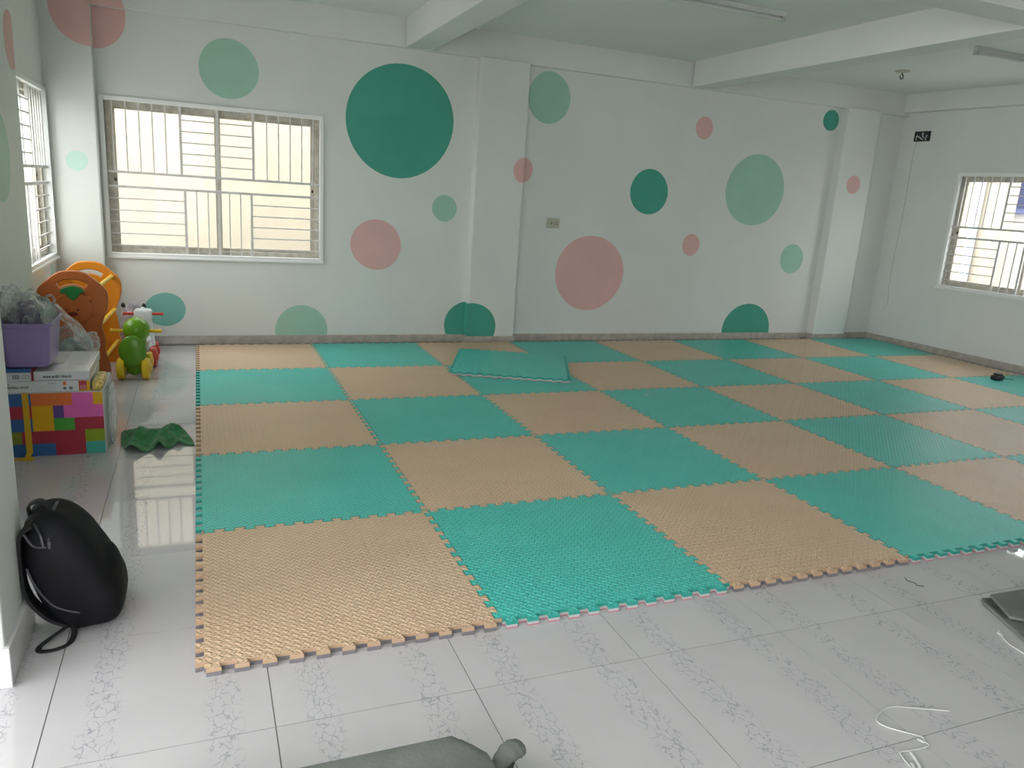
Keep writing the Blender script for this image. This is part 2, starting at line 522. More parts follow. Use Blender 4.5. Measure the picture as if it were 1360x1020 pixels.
for i, (c, cx, cz, rx, rz, rg, lb) in enumerate(dots):
    dot(c, cx, cz, rx, rz, rg, wb, lb, seed=i * 1.3)
# dots that run across a column edge
S = lambda x: x
dot('pink', 7.35, 1.90, 0.104, 0.108, [(-9, 9, 0, 9, YC)], cC, 'small pink painted dot on the column')
dot('pale', -0.858, 1.55, 0.081, 0.080, [(-9, 9, 0, 9, YC)], cA, 'small pale mint dot on the corner column')
dot('pink', -0.722, 2.712, 0.262, 0.285, [(-9, -0.705, 0, ZB + 0.01, YC), (-9, -0.705, ZB + 0.01, 9, YC + 0.055), (-0.705, 9, ZB, 9, YC + 0.055), (-0.705, 9, 0, ZB, YB)], wb, 'pink painted dot running over the corner column and beam', seed=2)
dot('deep', 2.60, 0.175, 0.262, 0.245, [(-9, 2.555, H, 9, YB), (2.555, 3.0, H, 9, YC)], wb, 'half green dot wrapping the column foot',
    extra=[(2.5535, 2.556, YC, YB, H + 0.001, 0.415)], seed=4)
dot('mint', 3.335, 2.478, 0.233, 0.245, [(3.065, 9, 0, 9, YB)], wb, 'mint green painted dot beside the column edge', seed=5)
o = dot('pink', 3.056, 1.755, 0.105, 0.121, [(-9, 3.0645, 0, 9, YC)], cB, 'small pink painted dot at the column edge')
dot('pink', 3.100, 1.765, 0.107, 0.123, [(3.0655, 9, 0, 9, YB)], wb, 'other half of the small pink dot at the column edge')
def side_dot(color, cy, cz, r, x, parent, label, ymax):
    P = clip(wobble(cy, cz, r, r), 0, ymax, True)
    o = MB().prism(P, lambda p, q, a: (x + a, p, q), -0.001, T).build('painted_dot', DOT[color])
    o['label'] = label
    o.parent = parent
    o.matrix_parent_inverse = parent.matrix_world.inverted()
side_dot('pink', 3.32, 2.196, 0.163, XN, wn, 'pink painted dot at the window edge', 3.402)
side_dot('mint', 2.79, 1.535, 0.245, XN, wn, 'pale mint painted dot on the thick wall', 3.4)
o = MB().prism(wobble(4.80, 0.62, 0.075, 0.12), lambda p, q, a: (XL + a, p, q), -0.001, T).build('painted_dot', DOT['mint'])
o['label'] = 'small mint dot below the left window'
o.parent = wl
o.matrix_parent_inverse = wl.matrix_world.inverted()

# ------------------------------------------------------------------ windows
bar_cache = {}
def bar_mesh(kind, L, t):
    key = (kind, round(L, 4), t)
    if key not in bar_cache:
        mb = MB()
        if kind == 'v': mb.box(-t / 2, t / 2, -t / 2, t / 2, 0, L)
        else: mb.box(0, L, -t / 2, t / 2, -t / 2, t / 2)
        bar_cache[key] = mb.mesh('grille_bar', M['grille'])
    return bar_cache[key]

def make_window(name, mw, label):
    """local: u along wall (0..1.81), v into wall, z up"""
    W, z0, z1 = 1.81, 0.775, 2.087
    root = bpy.data.objects.new(name, None)
    col.objects.link(root)
    root.matrix_world = mw
    struct(root, label)
    e = 0.034
    MB().box(0, e, -0.016, 0.02, z0, z1).box(W - e, W, -0.016, 0.02, z0, z1).box(e, W - e, -0.016, 0.02, z0, z0 + e).box(e, W - e, -0.016, 0.02, z1 - e, z1).build('plaster_rim', M['rim'], root, bevel=0.004)
    MB().box(-0.005, W + 0.005, -0.03, 0.02, z0 - 0.012, z0 + 0.008).build('window_sill', M['rim'], root, bevel=0.004)
    a0, a1, b0, b1 = e, W - e, z0 + e, z1 - e
    # aluminium frame
    f = 0.036
    MB().box(a0, a0 + f, 0.045, 0.11, b0, b1).box(a1 - f, a1, 0.045, 0.11, b0, b1).box(a0 + f, a1 - f, 0.045, 0.11, b0, b0 + f).box(a0 + f, a1 - f, 0.045, 0.11, b1 - f, b1).build('aluminium_frame', M['alu'], root, bevel=0.003)
    mid = W / 2
    for k, (s0, s1, d) in enumerate(((a0 + f, mid + 0.025, 0.052), (mid - 0.025, a1 - f, 0.08))):
        g = 0.036
        c0, c1 = b0 + f - 0.01, b1 - f + 0.01
        sash = MB().box(s0, s0 + g, d, d + 0.022, c0, c1).box(s1 - g, s1, d, d + 0.022, c0, c1).box(s0 + g, s1 - g, d, d + 0.022, c0, c0 + g).box(s0 + g, s1 - g, d, d + 0.022, c1 - g, c1).build('sliding_sash', M['alu'], root, bevel=0.002)
        MB().box(s0 + g - 0.004, s1 - g + 0.004, d + 0.009, d + 0.013, c0 + g - 0.004, c1 - g + 0.004).build('glass_pane', M['glass'], sash)
        lx = s0 + 0.02 if k == 0 else s1 - 0.02
        MB().box(lx - 0.008, lx + 0.008, d - 0.006, d, 1.405, 1.43).build('sash_lock', M['black'], sash, bevel=0.002)
    # grille
    q0, q1, r0, r1 = 0.61, 1.20, 1.485, 1.365
    yg = 0.018
    gr = MB().box(a0 - 0.004, a1 + 0.004, yg - 0.012, yg + 0.012, r0 - 0.011, r0 + 0.011).box(a0 - 0.004, a1 + 0.004, yg - 0.012, yg + 0.012, r1 - 0.011, r1 + 0.011).build('grille_rail', M['grille'], root, bevel=0.002)
    def bar(kind, u, z, L, t, nm='grille_bar'):
        o = obj(nm, bar_mesh(kind, L, t), gr)
        o.location = (u, yg, z)
    for u in (q0, mid, q1):
        bar('v', u, r0, b1 - r0 + 0.003, 0.022, 'grille_upright')
    for u in (q0 + 0.02, mid, q1 - 0.02):
        bar('v', u, b0 - 0.003, r1 - b0, 0.022, 'grille_upright')
    th = 0.010
    for k in range(5):
        s = 0.1005
        bar('v', 0.092 + s * k, r0, b1 - r0 + 0.003, th)
        bar('v', W - 0.092 - s * k, r0, b1 - r0 + 0.003, th)
        zz = r0 + 0.092 * (k + 1)
        bar('h', q0, zz, mid - q0, th)
        bar('h', mid, zz, q1 - mid, th)
        zz = r1 - 0.098 * (k + 1)
        bar('h', a0 - 0.003, zz, q0 + 0.02 - a0, th)
        bar('h', q1 - 0.02, zz, a1 - q1 + 0.023, th)
    for k in range(2):
        for uu in (q0 + 0.02 + 0.093 * (k + 1), q1 - 0.02 - 0.093 * (k + 1)):
            bar('v', uu, b0 - 0.003, r1 - b0, th)
    return root

make_window('window_1', Matrix.Translation((-0.69, YB, 0)), 'barred sliding window in the dotted wall')
make_window('window_2', Matrix(((0, -1, 0, XL), (1, 0, 0, 3.22), (0, 0, 1, 0), (0, 0, 0, 1))), 'barred sliding window in the left wall by the toys')
p = RB + RU * 0.85
make_window('window_3', Matrix(((RU.x, RW.x, 0, p.x), (RU.y, RW.y, 0, p.y), (0, 0, 1, 0.008), (0, 0, 0, 1))), 'barred sliding window in the right wall')

# ------------------------------------------------------------------ foam mats
PITCHN, HT = 12, 0.026
def edge_curve():
    p = 1.0 / PITCHN
    pts = []
    for k in range(PITCHN):
        t = k * p
        # notch half then tooth half, dovetailed
        pts += [(t + 0.03 * p, HT / 2), (t + 0.53 * p, HT / 2), (t + 0.47 * p, -HT / 2), (t + 1.03 * p, -HT / 2)] if False else \
               [(t + 0.22 * p, HT / 2), (t + 0.28 * p, -HT / 2), (t + 0.72 * p - 0.0 * p, -HT / 2), (t + 0.78 * p, HT / 2)]
    # dovetail: widen the tip of each tooth
    out = []
    for k in range(PITCHN):
        t = k * p
        out += [(t + 0.285 * p, HT / 2), (t + 0.215 * p, -HT / 2), (t + 0.785 * p, -HT / 2), (t + 0.715 * p, HT / 2)]
    return out
EC = edge_curve()
def outline():
    P = []
    bottom = EC
    P += [(0.0, HT / 2)] if False else []
    P += [(HT / 2, HT / 2)]
    P += [(t, d) for t, d in bottom if HT * 0.6 < t < 1 - HT * 0.6]
    P += [(1 + HT / 2, HT / 2)]
    P += [(1 + d, t) for t, d in EC if HT * 0.6 < t < 1 - HT * 0.6]
    P += [(1 + HT / 2, 1 + HT / 2)]
    P += [(t, 1 + d) for t, d in reversed(EC) if HT * 0.6 < t < 1 - HT * 0.6]
    P += [(HT / 2, 1 + HT / 2)]
    P += [(d, t) for t, d in reversed(EC) if HT * 0.6 < t < 1 - HT * 0.6]
    return P
def offset(P, d):
    n = len(P)
    out = []
    for i in range(n):
        a, b, c = Vector(P[i - 1]), Vector(P[i]), Vector(P[(i + 1) % n])
        e1, e2 = (b - a).normalized(), (c - b).normalized()
        n1, n2 = Vector((-e1.y, e1.x)), Vector((-e2.y, e2.x))
        m = (n1 + n2)
        m = m / max(0.35, m.dot(n1)) if m.length > 1e-6 else n1
        q = b + m * d
        out.append((q.x, q.y))
    return out
OUT = outline()
O0 = offset(OUT, 0.0011)
O1 = offset(OUT, 0.0030)
def ring_mesh(name, rings, mats, cap_top, cap_bottom):
    mb = MB()
    n = len(OUT)
    vs = [(x - 0.5, y - 0.5, z) for P, z in rings for x, y in P]
    mb.v = vs
    for r in range(len(rings) - 1):
        for i in range(n):
            j = (i + 1) % n
            mb.f.append((r * n + i, r * n + j, (r + 1) * n + j, (r + 1) * n + i)); mb.m.append(1 if len(mats) > 1 else 0)
    if cap_top:
        mb.f.append(tuple((len(rings) - 1) * n + i for i in range(n))); mb.m.append(0)
    if cap_bottom:
        mb.f.append(tuple(range(n))[::-1]); mb.m.append(0)
    me = bpy.data.meshes.new(name)
    me.from_pydata(mb.v, [], mb.f)
    for m in mats: me.materials.append(m)
    me.polygons.foreach_set('material_index', mb.m)
    me.update()
    return me
ZT = 0.028
me_bt = ring_mesh('top_layer', [(O0, 0.0145), (O0, ZT - 0.0018), (O1, ZT)], [M['beige'], M['beige_side']], True, False)
me_bb = ring_mesh('base_layer', [(O0, 0.0), (O0, 0.0145)], [M['foamgrey']], False, True)
me_tt = ring_mesh('top_layer', [(O0, 0.0145), (O0, ZT - 0.0018), (O1, ZT)], [M['teal'], M['teal_side']], True, False)
me_tw = ring_mesh('core_layer', [(O0, 0.004), (O0, 0.0145)], [M['foamwhite']], False, False)
me_tp = ring_mesh('base_layer', [(O0, 0.0), (O0, 0.004)], [M['foampink']], False, True)
rows = ['front row facing the bare tiles', 'second row from the bare tiles', 'middle row', 'second row from the dotted wall', 'row along the dotted wall']
cols = ['at the toy-side edge', 'second from the toy-side edge', 'third from the toy-side edge', 'fourth from the toy-side edge',
        'fourth from the right wall', 'third from the right wall', 'second from the right wall', 'along the right wall']
def mat_tile(beige, x, y, z, rz, label, group):
    t = thing('foam_mat', label, 'foam mat', (x, y, z), rz, group)
    if beige:
        obj('top_layer', me_bt, t); obj('base_layer', me_bb, t)
    else:
        obj('top_layer', me_tt, t); obj('core_layer', me_tw, t); obj('base_layer', me_tp, t)
    return t
for j in range(5):
    for i in range(8):
        beige = (i + j) % 2 == 0
        lab = ('beige' if beige else 'teal green') + ' interlocking foam mat, ' + rows[j] + ', ' + cols[i]
        mat_tile(beige, i + 0.5, j + 0.5, 0.0005, 0.0, lab, 'interlocking foam mats on the floor')
mat_tile(False, 2.595, 3.91, ZT + 0.0015, -0.406, 'loose teal green foam mat lying askew on top of the other mats', 'interlocking foam mats on the floor')

# ------------------------------------------------------------------ orange play frame
M['orange_dark'] = mat('rust_orange_plastic', (0.40, 0.105, 0.022, 1), 0.35, 0.45, vary=0.05, vscale=5)
M['orange'] = mat('bright_orange_plastic', (0.78, 0.26, 0.012, 1), 0.35, 0.45, vary=0.05, vscale=5)
M['yellow'] = mat('yellow_plastic', (0.80, 0.50, 0.02, 1), 0.35, 0.45)
M['leaf'] = mat('leaf_green_plastic', (0.015, 0.16, 0.03, 1), 0.4, 0.4)
M['mouth'] = mat('dark_red_plastic', (0.16, 0.02, 0.01, 1), 0.5, 0.3)
def curve_panel(name, outer, holes, thick, bev, m, parent):
    cu = bpy.data.curves.new(name, 'CURVE')
    cu.dimensions = '2D'
    cu.fill_mode = 'BOTH'
    cu.extrude = thick / 2 - bev
    cu.bevel_depth = bev
    cu.bevel_resolution = 2
    for pts, cyc in [(outer, True)] + [(h, True) for h in holes]:
        sp = cu.splines.new('POLY')
        sp.points.add(len(pts) - 1)
        for p, q in zip(sp.points, pts): p.co = (q[0], q[1], 0, 1)
        sp.use_cyclic_u = True
    tmp = bpy.data.objects.new('tmp', cu)
    col.objects.link(tmp)
    dg = bpy.context.evaluated_depsgraph_get()
    me = bpy.data.meshes.new_from_object(tmp.evaluated_get(dg))
    bpy.data.objects.remove(tmp)
    me.name = name
    me.materials.clear()
    me.materials.append(m)
    me.transform(Matrix.Rotation(math.pi / 2, 4, 'X'))       # stand the panel up: local x,z ; faces -y
    me.polygons.foreach_set('use_smooth', [True] * len(me.polygons))
    me.set_sharp_from_angle(angle=0.6)
    return obj(name, me, parent)
def spline(pts, n=6, closed=True):
    out = []
    N = len(pts)
    rng = range(N) if closed else range(N - 1)
    for i in rng:
        if closed: p0, p1, p2, p3 = pts[i - 1], pts[i], pts[(i + 1) % N], pts[(i + 2) % N]
        else: p0, p1, p2, p3 = pts[max(i - 1, 0)], pts[i], pts[i + 1], pts[min(i + 2, N - 1)]
        for k in range(n):
            t = k / n
            out.append(tuple(0.5 * (2 * b + (c - a) * t + (2 * a - 5 * b + 4 * c - d) * t * t + (3 * b - a - 3 * c + d) * t ** 3) for a, b, c, d in zip(p0, p1, p2, p3)))
    if not closed: out.append(tuple(pts[-1]))
    return out
half = [(0.0, 0.79), (0.08, 0.778), (0.15, 0.722), (0.196, 0.675), (0.213, 0.625), (0.208, 0.545), (0.180, 0.465), (0.165, 0.41), (0.174, 0.35), (0.182, 0.29), (0.178, 0.235), (0.192, 0.165), (0.205, 0.09), (0.200, 0.03), (0.178, 0.006)]
half_low = [(0.095, 0.006), (0.06, 0.05), (0.0, 0.07)]
outer = half + half_low + [(-x, z) for x, z in reversed(half_low[:-1])] + [(-x, z) for x, z in reversed(half[1:])]
outer = spline(outer, 5)
slot = []
for k in range(13):
    a = math.radians(52 + 76 * k / 12)
    slot.append((0.178 * math.cos(a), 0.567 + 0.178 * math.sin(a)))
sl_in = []
for k in range(13):
    a = math.radians(52 + 76 * k / 12)
    sl_in.append((0.128 * math.cos(a), 0.567 + 0.128 * math.sin(a)))
slot = slot + sl_in[::-1]
pf = thing('play_frame', 'orange plastic play frame of two tomato shaped panels joined by yellow rungs', 'play frame', (-0.795, 3.85, 0))
fp = curve_panel('front_panel', outer, [slot], 0.04, 0.008, M['orange_dark'], pf)
rp = curve_panel('rear_panel', outer, [slot], 0.04, 0.008, M['orange'], pf)
rp.location = (0.034, 0.65, 0.0)
leaf = spline([(-0.068, 0.650), (-0.055, 0.672), (-0.028, 0.683), (0.0, 0.690), (0.028, 0.686), (0.055, 0.676), (0.072, 0.652), (0.045, 0.646), (0.034, 0.622), (0.008, 0.600), (-0.018, 0.614), (-0.036, 0.640)], 4)
lf = curve_panel('leaf', leaf, [], 0.016, 0.005, M['leaf'], fp); lf.location = (0, -0.025, 0)
face = spline([(0.115 * math.cos(a) * 1.0, 0.535 + 0.105 * math.sin(a)) for a in [2 * math.pi * k / 20 for k in range(20)]], 2)
fc = curve_panel('face_disc', face, [], 0.012, 0.005, M['orange_dark'], fp); fc.location = (0, -0.021, 0)
for ex in (-0.037, 0.032):
    MB().ell((ex, -0.028, 0.527), (0.010, 0.006, 0.008), 12, 8).build('eye', M['mouth'], fp, smooth=True)
MB().ell((-0.004, -0.028, 0.498), (0.034, 0.006, 0.016), 16, 8).build('mouth', M['mouth'], fp, smooth=True)
for cx, cz, r in ((0.10, 0.60, 0.022), (0.12, 0.51, 0.026), (-0.13, 0.62, 0.02), (0.12, 0.33, 0.02), (0.06, 0.45, 0.03)):
    MB().ell((cx, -0.019, cz), (r, 0.006, r), 16, 8).build('embossed_spot', M['orange_dark'], fp, smooth=True)
bel = [(0.135 * math.cos(a) - 0.075, 0.33 + 0.145 * math.sin(a)) for a in [2 * math.pi * k / 40 for k in range(40)]]
bl = curve_panel('round_boss', bel, [], 0.05, 0.012, M['orange_dark'], fp); bl.location = (0, -0.045, 0)
for sx in (-1, 1):
    for z, x in ((0.688, 0.16), (0.425, 0.165), (0.175, 0.178)):
        MB().tube([(sx * x, 0.0, z), (sx * x + 0.034, 0.65, z)], 0.015, 12).build('rung', M['yellow'], pf, smooth=0.7)

# ------------------------------------------------------------------ ride-on toys
M['lime'] = mat('lime_green_plastic', (0.14, 0.34, 0.012, 1), 0.28, 0.5, vary=0.04, vscale=5)
M['limedark'] = mat('green_plastic', (0.105, 0.27, 0.012, 1), 0.28, 0.5)
M['wheelyel'] = mat('yellow_wheel_plastic', (0.72, 0.47, 0.01, 1), 0.35, 0.5)
M['toywhite'] = mat('white_toy_plastic', (0.74, 0.77, 0.80, 1), 0.3, 0.5)
M['red'] = mat('red_plastic', (0.50, 0.045, 0.02, 1), 0.35, 0.5)
def wheel(x, y, r, w, m, parent):
    o = MB().lathe([(r * 0.55, -w / 2), (r * 0.9, -w / 2), (r, -w * 0.3), (r, w * 0.3), (r * 0.9, w / 2), (r * 0.55, w / 2)], (x, y, r), 'x', 28).build('wheel', m, parent, smooth=0.6)
    s = 1 if x > 0 else -1
    MB().lathe([(r * 0.42, 0), (r * 0.38, 0.008), (r * 0.12, 0.012)], (x + s * w / 2, y, r), 'x', 20).build('hub_cap', m, o, smooth=0.6)
    return o
def ride_on(name, label, loc, rz, body_m, back_m, wheel_m, bar_m, square_head):
    t = thing(name, label, 'ride-on toy', loc, rz, 'ride-on toys by the window wall')
    def bf(d):
        return 1.0
    MB().ell((0, 0.17, 0.135), (0.062, 0.15, 0.095), 24, 14).build('body', body_m, t, smooth=True)
    MB().ell((0, 0.11, 0.20), (0.065, 0.12, 0.035), 24, 10).build('seat', body_m, t, smooth=True)
    if not square_head:
        b = MB().ell((0, 0, 0.215), (0.092, 0.028, 0.118), 28, 16).build('backrest', back_m, t, smooth=True)
        MB().ell((0, 0.058, 0.115), (0.068, 0.045, 0.094), 24, 14).build('rear_guard', back_m, t, smooth=True)
        h = MB().ell((0, 0.27, 0.325), (0.095, 0.10, 0.097), 26, 16, fn=lambda d: 1 + 0.12 * max(0, d.y)).build('head', body_m, t, smooth=True)
        MB().tube([(0, 0.25, 0.15), (0, 0.27, 0.30)], [0.065, 0.07], 18).build('neck', body_m, t, smooth=0.7)
        for s in (-1, 1):
            MB().ell((s * 0.074, 0.29, 0.36), (0.011, 0.014, 0.014), 12, 8).build('eye', M['black'], h, smooth=True)
        hz, hy, hl, hr = 0.318, 0.27, 0.176, 0.014
    else:
        h = MB().box(-0.066, 0.066, 0.20, 0.30, 0.335, 0.425).build('head', body_m, t, bevel=0.022, seg=4, smooth=0.7)
        MB().ell((0, 0.25, 0.427), (0.016, 0.016, 0.014), 14, 8).build('top_knob', body_m, h, smooth=True)
        MB().tube([(0, 0.23, 0.13), (0, 0.25, 0.35)], [0.085, 0.06], 18).build('neck', body_m, t, smooth=0.7)
        hz, hy, hl, hr = 0.385, 0.25, 0.148, 0.012
    for s in (-1, 1):
        hb = MB().tube([(s * 0.05, hy, hz), (s * hl * 0.93, hy, hz), (s * hl, hy, hz)], [hr, hr, hr * 1.25], 14).build('handlebar', bar_m, t, smooth=0.7)
    for s in (-1, 1):
        wheel(s * 0.083, 0.02, 0.08, 0.05, wheel_m, t)
        wheel(s * 0.079, 0.27, 0.078, 0.042, wheel_m, t)
        MB().tube([(s * 0.05, 0.02, 0.08), (s * 0.083, 0.02, 0.08)], 0.012, 10).build('axle', wheel_m, t)
    return t
ride_on('ride_on_toy', 'lime green ride-on toy with oval backrest, yellow wheels and yellow handles', (-0.437, 3.86, 0), -0.05, M['lime'], M['limedark'], M['wheelyel'], M['yellow'], False)
ride_on('ride_on_toy', 'white ride-on toy with red handles and red wheels behind the green one', (-0.405, 4.27, 0), -0.04, M['toywhite'], M['toywhite'], M['red'], M['red'], True)

# grey bag in the corner
M['greybag'] = mat('silver_grey_plastic_bag', (0.42, 0.40, 0.45, 1), 0.3, 0.5, vary=0.25, vscale=22, bump=0.004, bscale=18)
def crumple(d, sc=3.0, amp=0.16, seed=0):
    p = Vector(d) * sc + Vector((seed, seed * 2, 0))
    return 1 + amp * (noise.noise(p) + 0.6 * abs(noise.noise(p * 2.3)) + 0.35 * noise.noise(p * 5.1))
gb = thing('plastic_bag', 'crumpled silver grey plastic bag with black corners behind the ride-on toys', 'plastic bag', (-0.49, 4.86, 0))
MB().ell((0, 0, 0.205), (0.115, 0.09, 0.205), 48, 32, fn=lambda d: crumple(d, 2.6, 0.13, 3) * (1.0 if abs(d.z) < 0.6 else 1.0)).build('bag', M['greybag'], gb, smooth=0.5)
for sx, h in ((-0.075, 0.405), (0.082, 0.40)):
    MB().ell((sx, -0.02, h), (0.016, 0.012, 0.02), 10, 8, fn=lambda d: crumple(d, 4, 0.25, 1)).build('knotted_corner', M['black'], gb, smooth=True)

# ------------------------------------------------------------------ stacked boxes, bin and bags
def pmat(n, r, g, b, rough=0.35): return mat(n, srgb(r, g, b), rough, 0.5, vary=0.04, vscale=12)
PR = [pmat('print_blue', 52, 98, 158), pmat('print_red', 168, 48, 66), pmat('print_orange', 224, 112, 50), pmat('print_pink', 224, 100, 178),
      pmat('print_yellow', 222, 168, 12), pmat('print_purple', 96, 70, 140), pmat('print_green', 72, 160, 58), pmat('print_lime', 140, 160, 28), pmat('print_teal', 70, 172, 158), pmat('print_olive', 134, 138, 50)]
BX0, BX1, BY0, BY1, BZ = -0.932, -0.462, 2.205, 2.64, 0.352
bx = thing('toy_box', 'square cardboard box printed with bright building block pattern', 'box', (0, 0, 0))
M['card'] = mat('white_cardboard', (0.62, 0.62, 0.60, 1), 0.45, 0.4, vary=0.05, vscale=10)
MB().box(BX0, BX1, BY0, BY1, 0.001, BZ).build('carton', M['card'], bx, bevel=0.003)
rects = [(0, .285, 0, 1, 0), (.285, .69, 0, 1, 2), (.69, .9, 0, 1, 3), (.9, 1, 0, 1, 4),
         (0, .285, 1, 2, 1), (.285, .495, 1, 3, 4), (.495, .6, 1, 2, 5), (.6, 1, 1, 2, 3),
         (0, .285, 2, 3, 0), (.495, .7, 2, 3, 6), (.7, 1, 2, 3, 1),
         (0, .17, 3, 4, 9), (.17, .495, 3, 4, 1), (.495, .8, 3, 5, 1), (.8, 1, 3, 4, 7),
         (0, .06, 4, 5, 4), (.06, .495, 4, 5, 0), (.8, 1, 4, 5, 8)]
mb = MB()
wX, hZ = BX1 - BX0 - 0.006, BZ - 0.008
for u0, u1, r0, r1, c in rects:
    mb.box(BX0 + 0.003 + u0 * wX, BX0 + 0.003 + u1 * wX, BY0 - 0.0006, BY0 + 0.001, 0.004 + hZ * (1 - r1 / 5), 0.004 + hZ * (1 - r0 / 5), c)
mb.build('printed_front', PR, bx)
M['strap'] = mat('yellow_strap', (0.66, 0.40, 0.02, 1), 0.5, 0.4)
MB().box(-0.835, -0.806, BY0 - 0.004, BY0 - 0.001, 0.025, BZ).box(-0.84, -0.80, BY0 - 0.06, BY0 - 0.001, 0.0005, 0.004).add([(-0.835, BY0 - 0.004, 0.025), (-0.806, BY0 - 0.004, 0.025), (-0.82, BY0 - 0.03, 0.003), (-0.845, BY0 - 0.03, 0.003)], [(0, 1, 2, 3)]).box(-0.89, -0.80, BY0 - 0.045, BY0 - 0.02, 0.0005, 0.006).build('strap', M['strap'], bx)

TXT = mat('black_print', (0.03, 0.03, 0.035, 1), 0.5, 0.3)
TXG = mat('grey_print', (0.16, 0.16, 0.17, 1), 0.5, 0.3)
def text(body, size, loc, m, parent, rot=(math.pi / 2, 0, 0), squash=1.0, bold=0.0):
    cu = bpy.data.curves.new('lettering', 'FONT')
    cu.body = body
    cu.size = size
    cu.extrude = 0.0002
    cu.offset = bold
    tmp = bpy.data.objects.new('tmp', cu)
    col.objects.link(tmp)
    dg = bpy.context.evaluated_depsgraph_get()
    me = bpy.data.meshes.new_from_object(tmp.evaluated_get(dg))
    bpy.data.objects.remove(tmp)
    me.materials.clear()
    me.materials.append(m)
    o = obj('lettering', me, parent)
    o.location = loc
    o.rotation_euler = rot
    o.scale = (squash, 1, 1)
    return o
M['gloss'] = mat('glossy_white_card', (0.66, 0.67, 0.70, 1), 0.16, 0.6, vary=0.03, vscale=10)
Z1 = BZ + 0.001
lb = thing('game_box', 'long flat white game box with red and yellow end, under the other game boxes', 'box', (0, 0, 0), 0, 'flat game boxes on the block pattern box')
MB().box(-0.93, -0.522, 2.207, 2.66, Z1, Z1 + 0.060).build('carton', M['gloss'], lb, bevel=0.003)
MB().box(-0.5735, -0.5215, 2.2058, 2.209, Z1 + 0.002, Z1 + 0.058, 4).box(-0.572, -0.536, 2.2055, 2.209, Z1 + 0.010, Z1 + 0.057, 1).box(-0.568, -0.556, 2.2052, 2.209, Z1 + 0.014, Z1 + 0.034, 10).box(-0.552, -0.540, 2.2052, 2.209, Z1 + 0.014, Z1 + 0.034, 10).build('printed_end', PR + [pmat('print_rose', 190, 120, 130)], lb)
text('KIDS', 0.013, (-0.915, 2.2066, Z1 + 0.040), TXT, lb)
text('BASKETBALL HOOP', 0.016, (-0.915, 2.2066, Z1 + 0.022), TXT, lb, squash=0.80, bold=0.0004)
text('SPORTS', 0.011, (-0.715, 2.2066, Z1 + 0.042), TXG, lb)
MB().box(-0.645, -0.632, 2.2058, 2.208, Z1 + 0.012, Z1 + 0.026, 0).box(-0.617, -0.602, 2.2058, 2.208, Z1 + 0.012, Z1 + 0.026, 0).box(-0.645, -0.630, 2.2058, 2.208, Z1 + 0.036, Z1 + 0.054, 1).build('printed_icon', [TXG, PR[2]], lb)
for k in range(3):
    MB().box(-0.76, -0.68, 2.2058, 2.208, Z1 + 0.012 + 0.01 * k, Z1 + 0.0145 + 0.01 * k).build('fine_print', TXG if k == 3 else M['card'], lb)
Z2 = Z1 + 0.061
ub = thing('game_box', 'white game box with web address printed along its edge beside the purple bin', 'box', (0, 0, 0), 0, 'flat game boxes on the block pattern box')
MB().box(-0.777, -0.522, 2.212, 2.72, Z2, Z2 + 0.048).build('carton', M['gloss'], ub, bevel=0.004)
text('www.artbeetion.in', 0.023, (-0.735, 2.2114, Z2 + 0.014), TXT, ub, squash=0.76, bold=0.0006)
M['silver'] = mat('pale_print', (0.80, 0.80, 0.81, 1), 0.12, 0.6)
MB().box(-0.66, -0.535, 2.36, 2.70, Z2 + 0.046, Z2 + 0.0485).build('printed_panel', M['silver'], ub)
text('ART', 0.05, (-0.72, 2.34, Z2 + 0.0485), TXG, ub, rot=(0, 0, 0.7))
sb = thing('game_box', 'small box with blue top and bar code under the purple bin', 'box', (0, 0, 0), 0, 'flat game boxes on the block pattern box')
MB().box(-0.93, -0.785, 2.205, 2.66, Z2, Z2 + 0.045).build('carton', M['gloss'], sb, bevel=0.002)
MB().box(-0.93, -0.785, 2.205, 2.66, Z2 + 0.0455, Z2 + 0.062).build('lid', PR[0], sb, bevel=0.002)
MB().box(-0.7845, -0.780, 2.204, 2.6, Z2, Z2 + 0.06).build('red_end', PR[1], sb)
mb = MB()
for k in range(9):
    mb.box(-0.868 + 0.0036 * k, -0.868 + 0.0036 * k + (0.0012 if k % 3 else 0.0022), 2.2038, 2.206, Z2 + 0.012, Z2 + 0.034)
mb.build('bar_code', TXT, sb)
mb = MB()
mb.tube([(-0.812 + 0.016 * math.cos(a) * (1), 2.2045, Z2 + 0.023 + 0.011 * math.sin(a)) for a in [2 * math.pi * k / 20 for k in range(20)]], 0.001, 6, closed=True)
mb.build('printed_mark', TXG, sb)
text('CE', 0.013, (-0.822, 2.2045, Z2 + 0.018), TXG, sb)

# yellow printed packet
M['packet'] = mat('yellow_patterned_packet', (0.78, 0.52, 0.14, 1), 0.4, 0.4, vary=0.45, vscale=45)
pk = MB().box(-0.514, -0.464, 2.21, 2.46, BZ + 0.0015, BZ + 0.05).build('snack_packet', M['packet'], bevel=0.012, seg=3, smooth=0.8)
tag(pk, 'small yellow patterned packet on the block pattern box', 'packet')

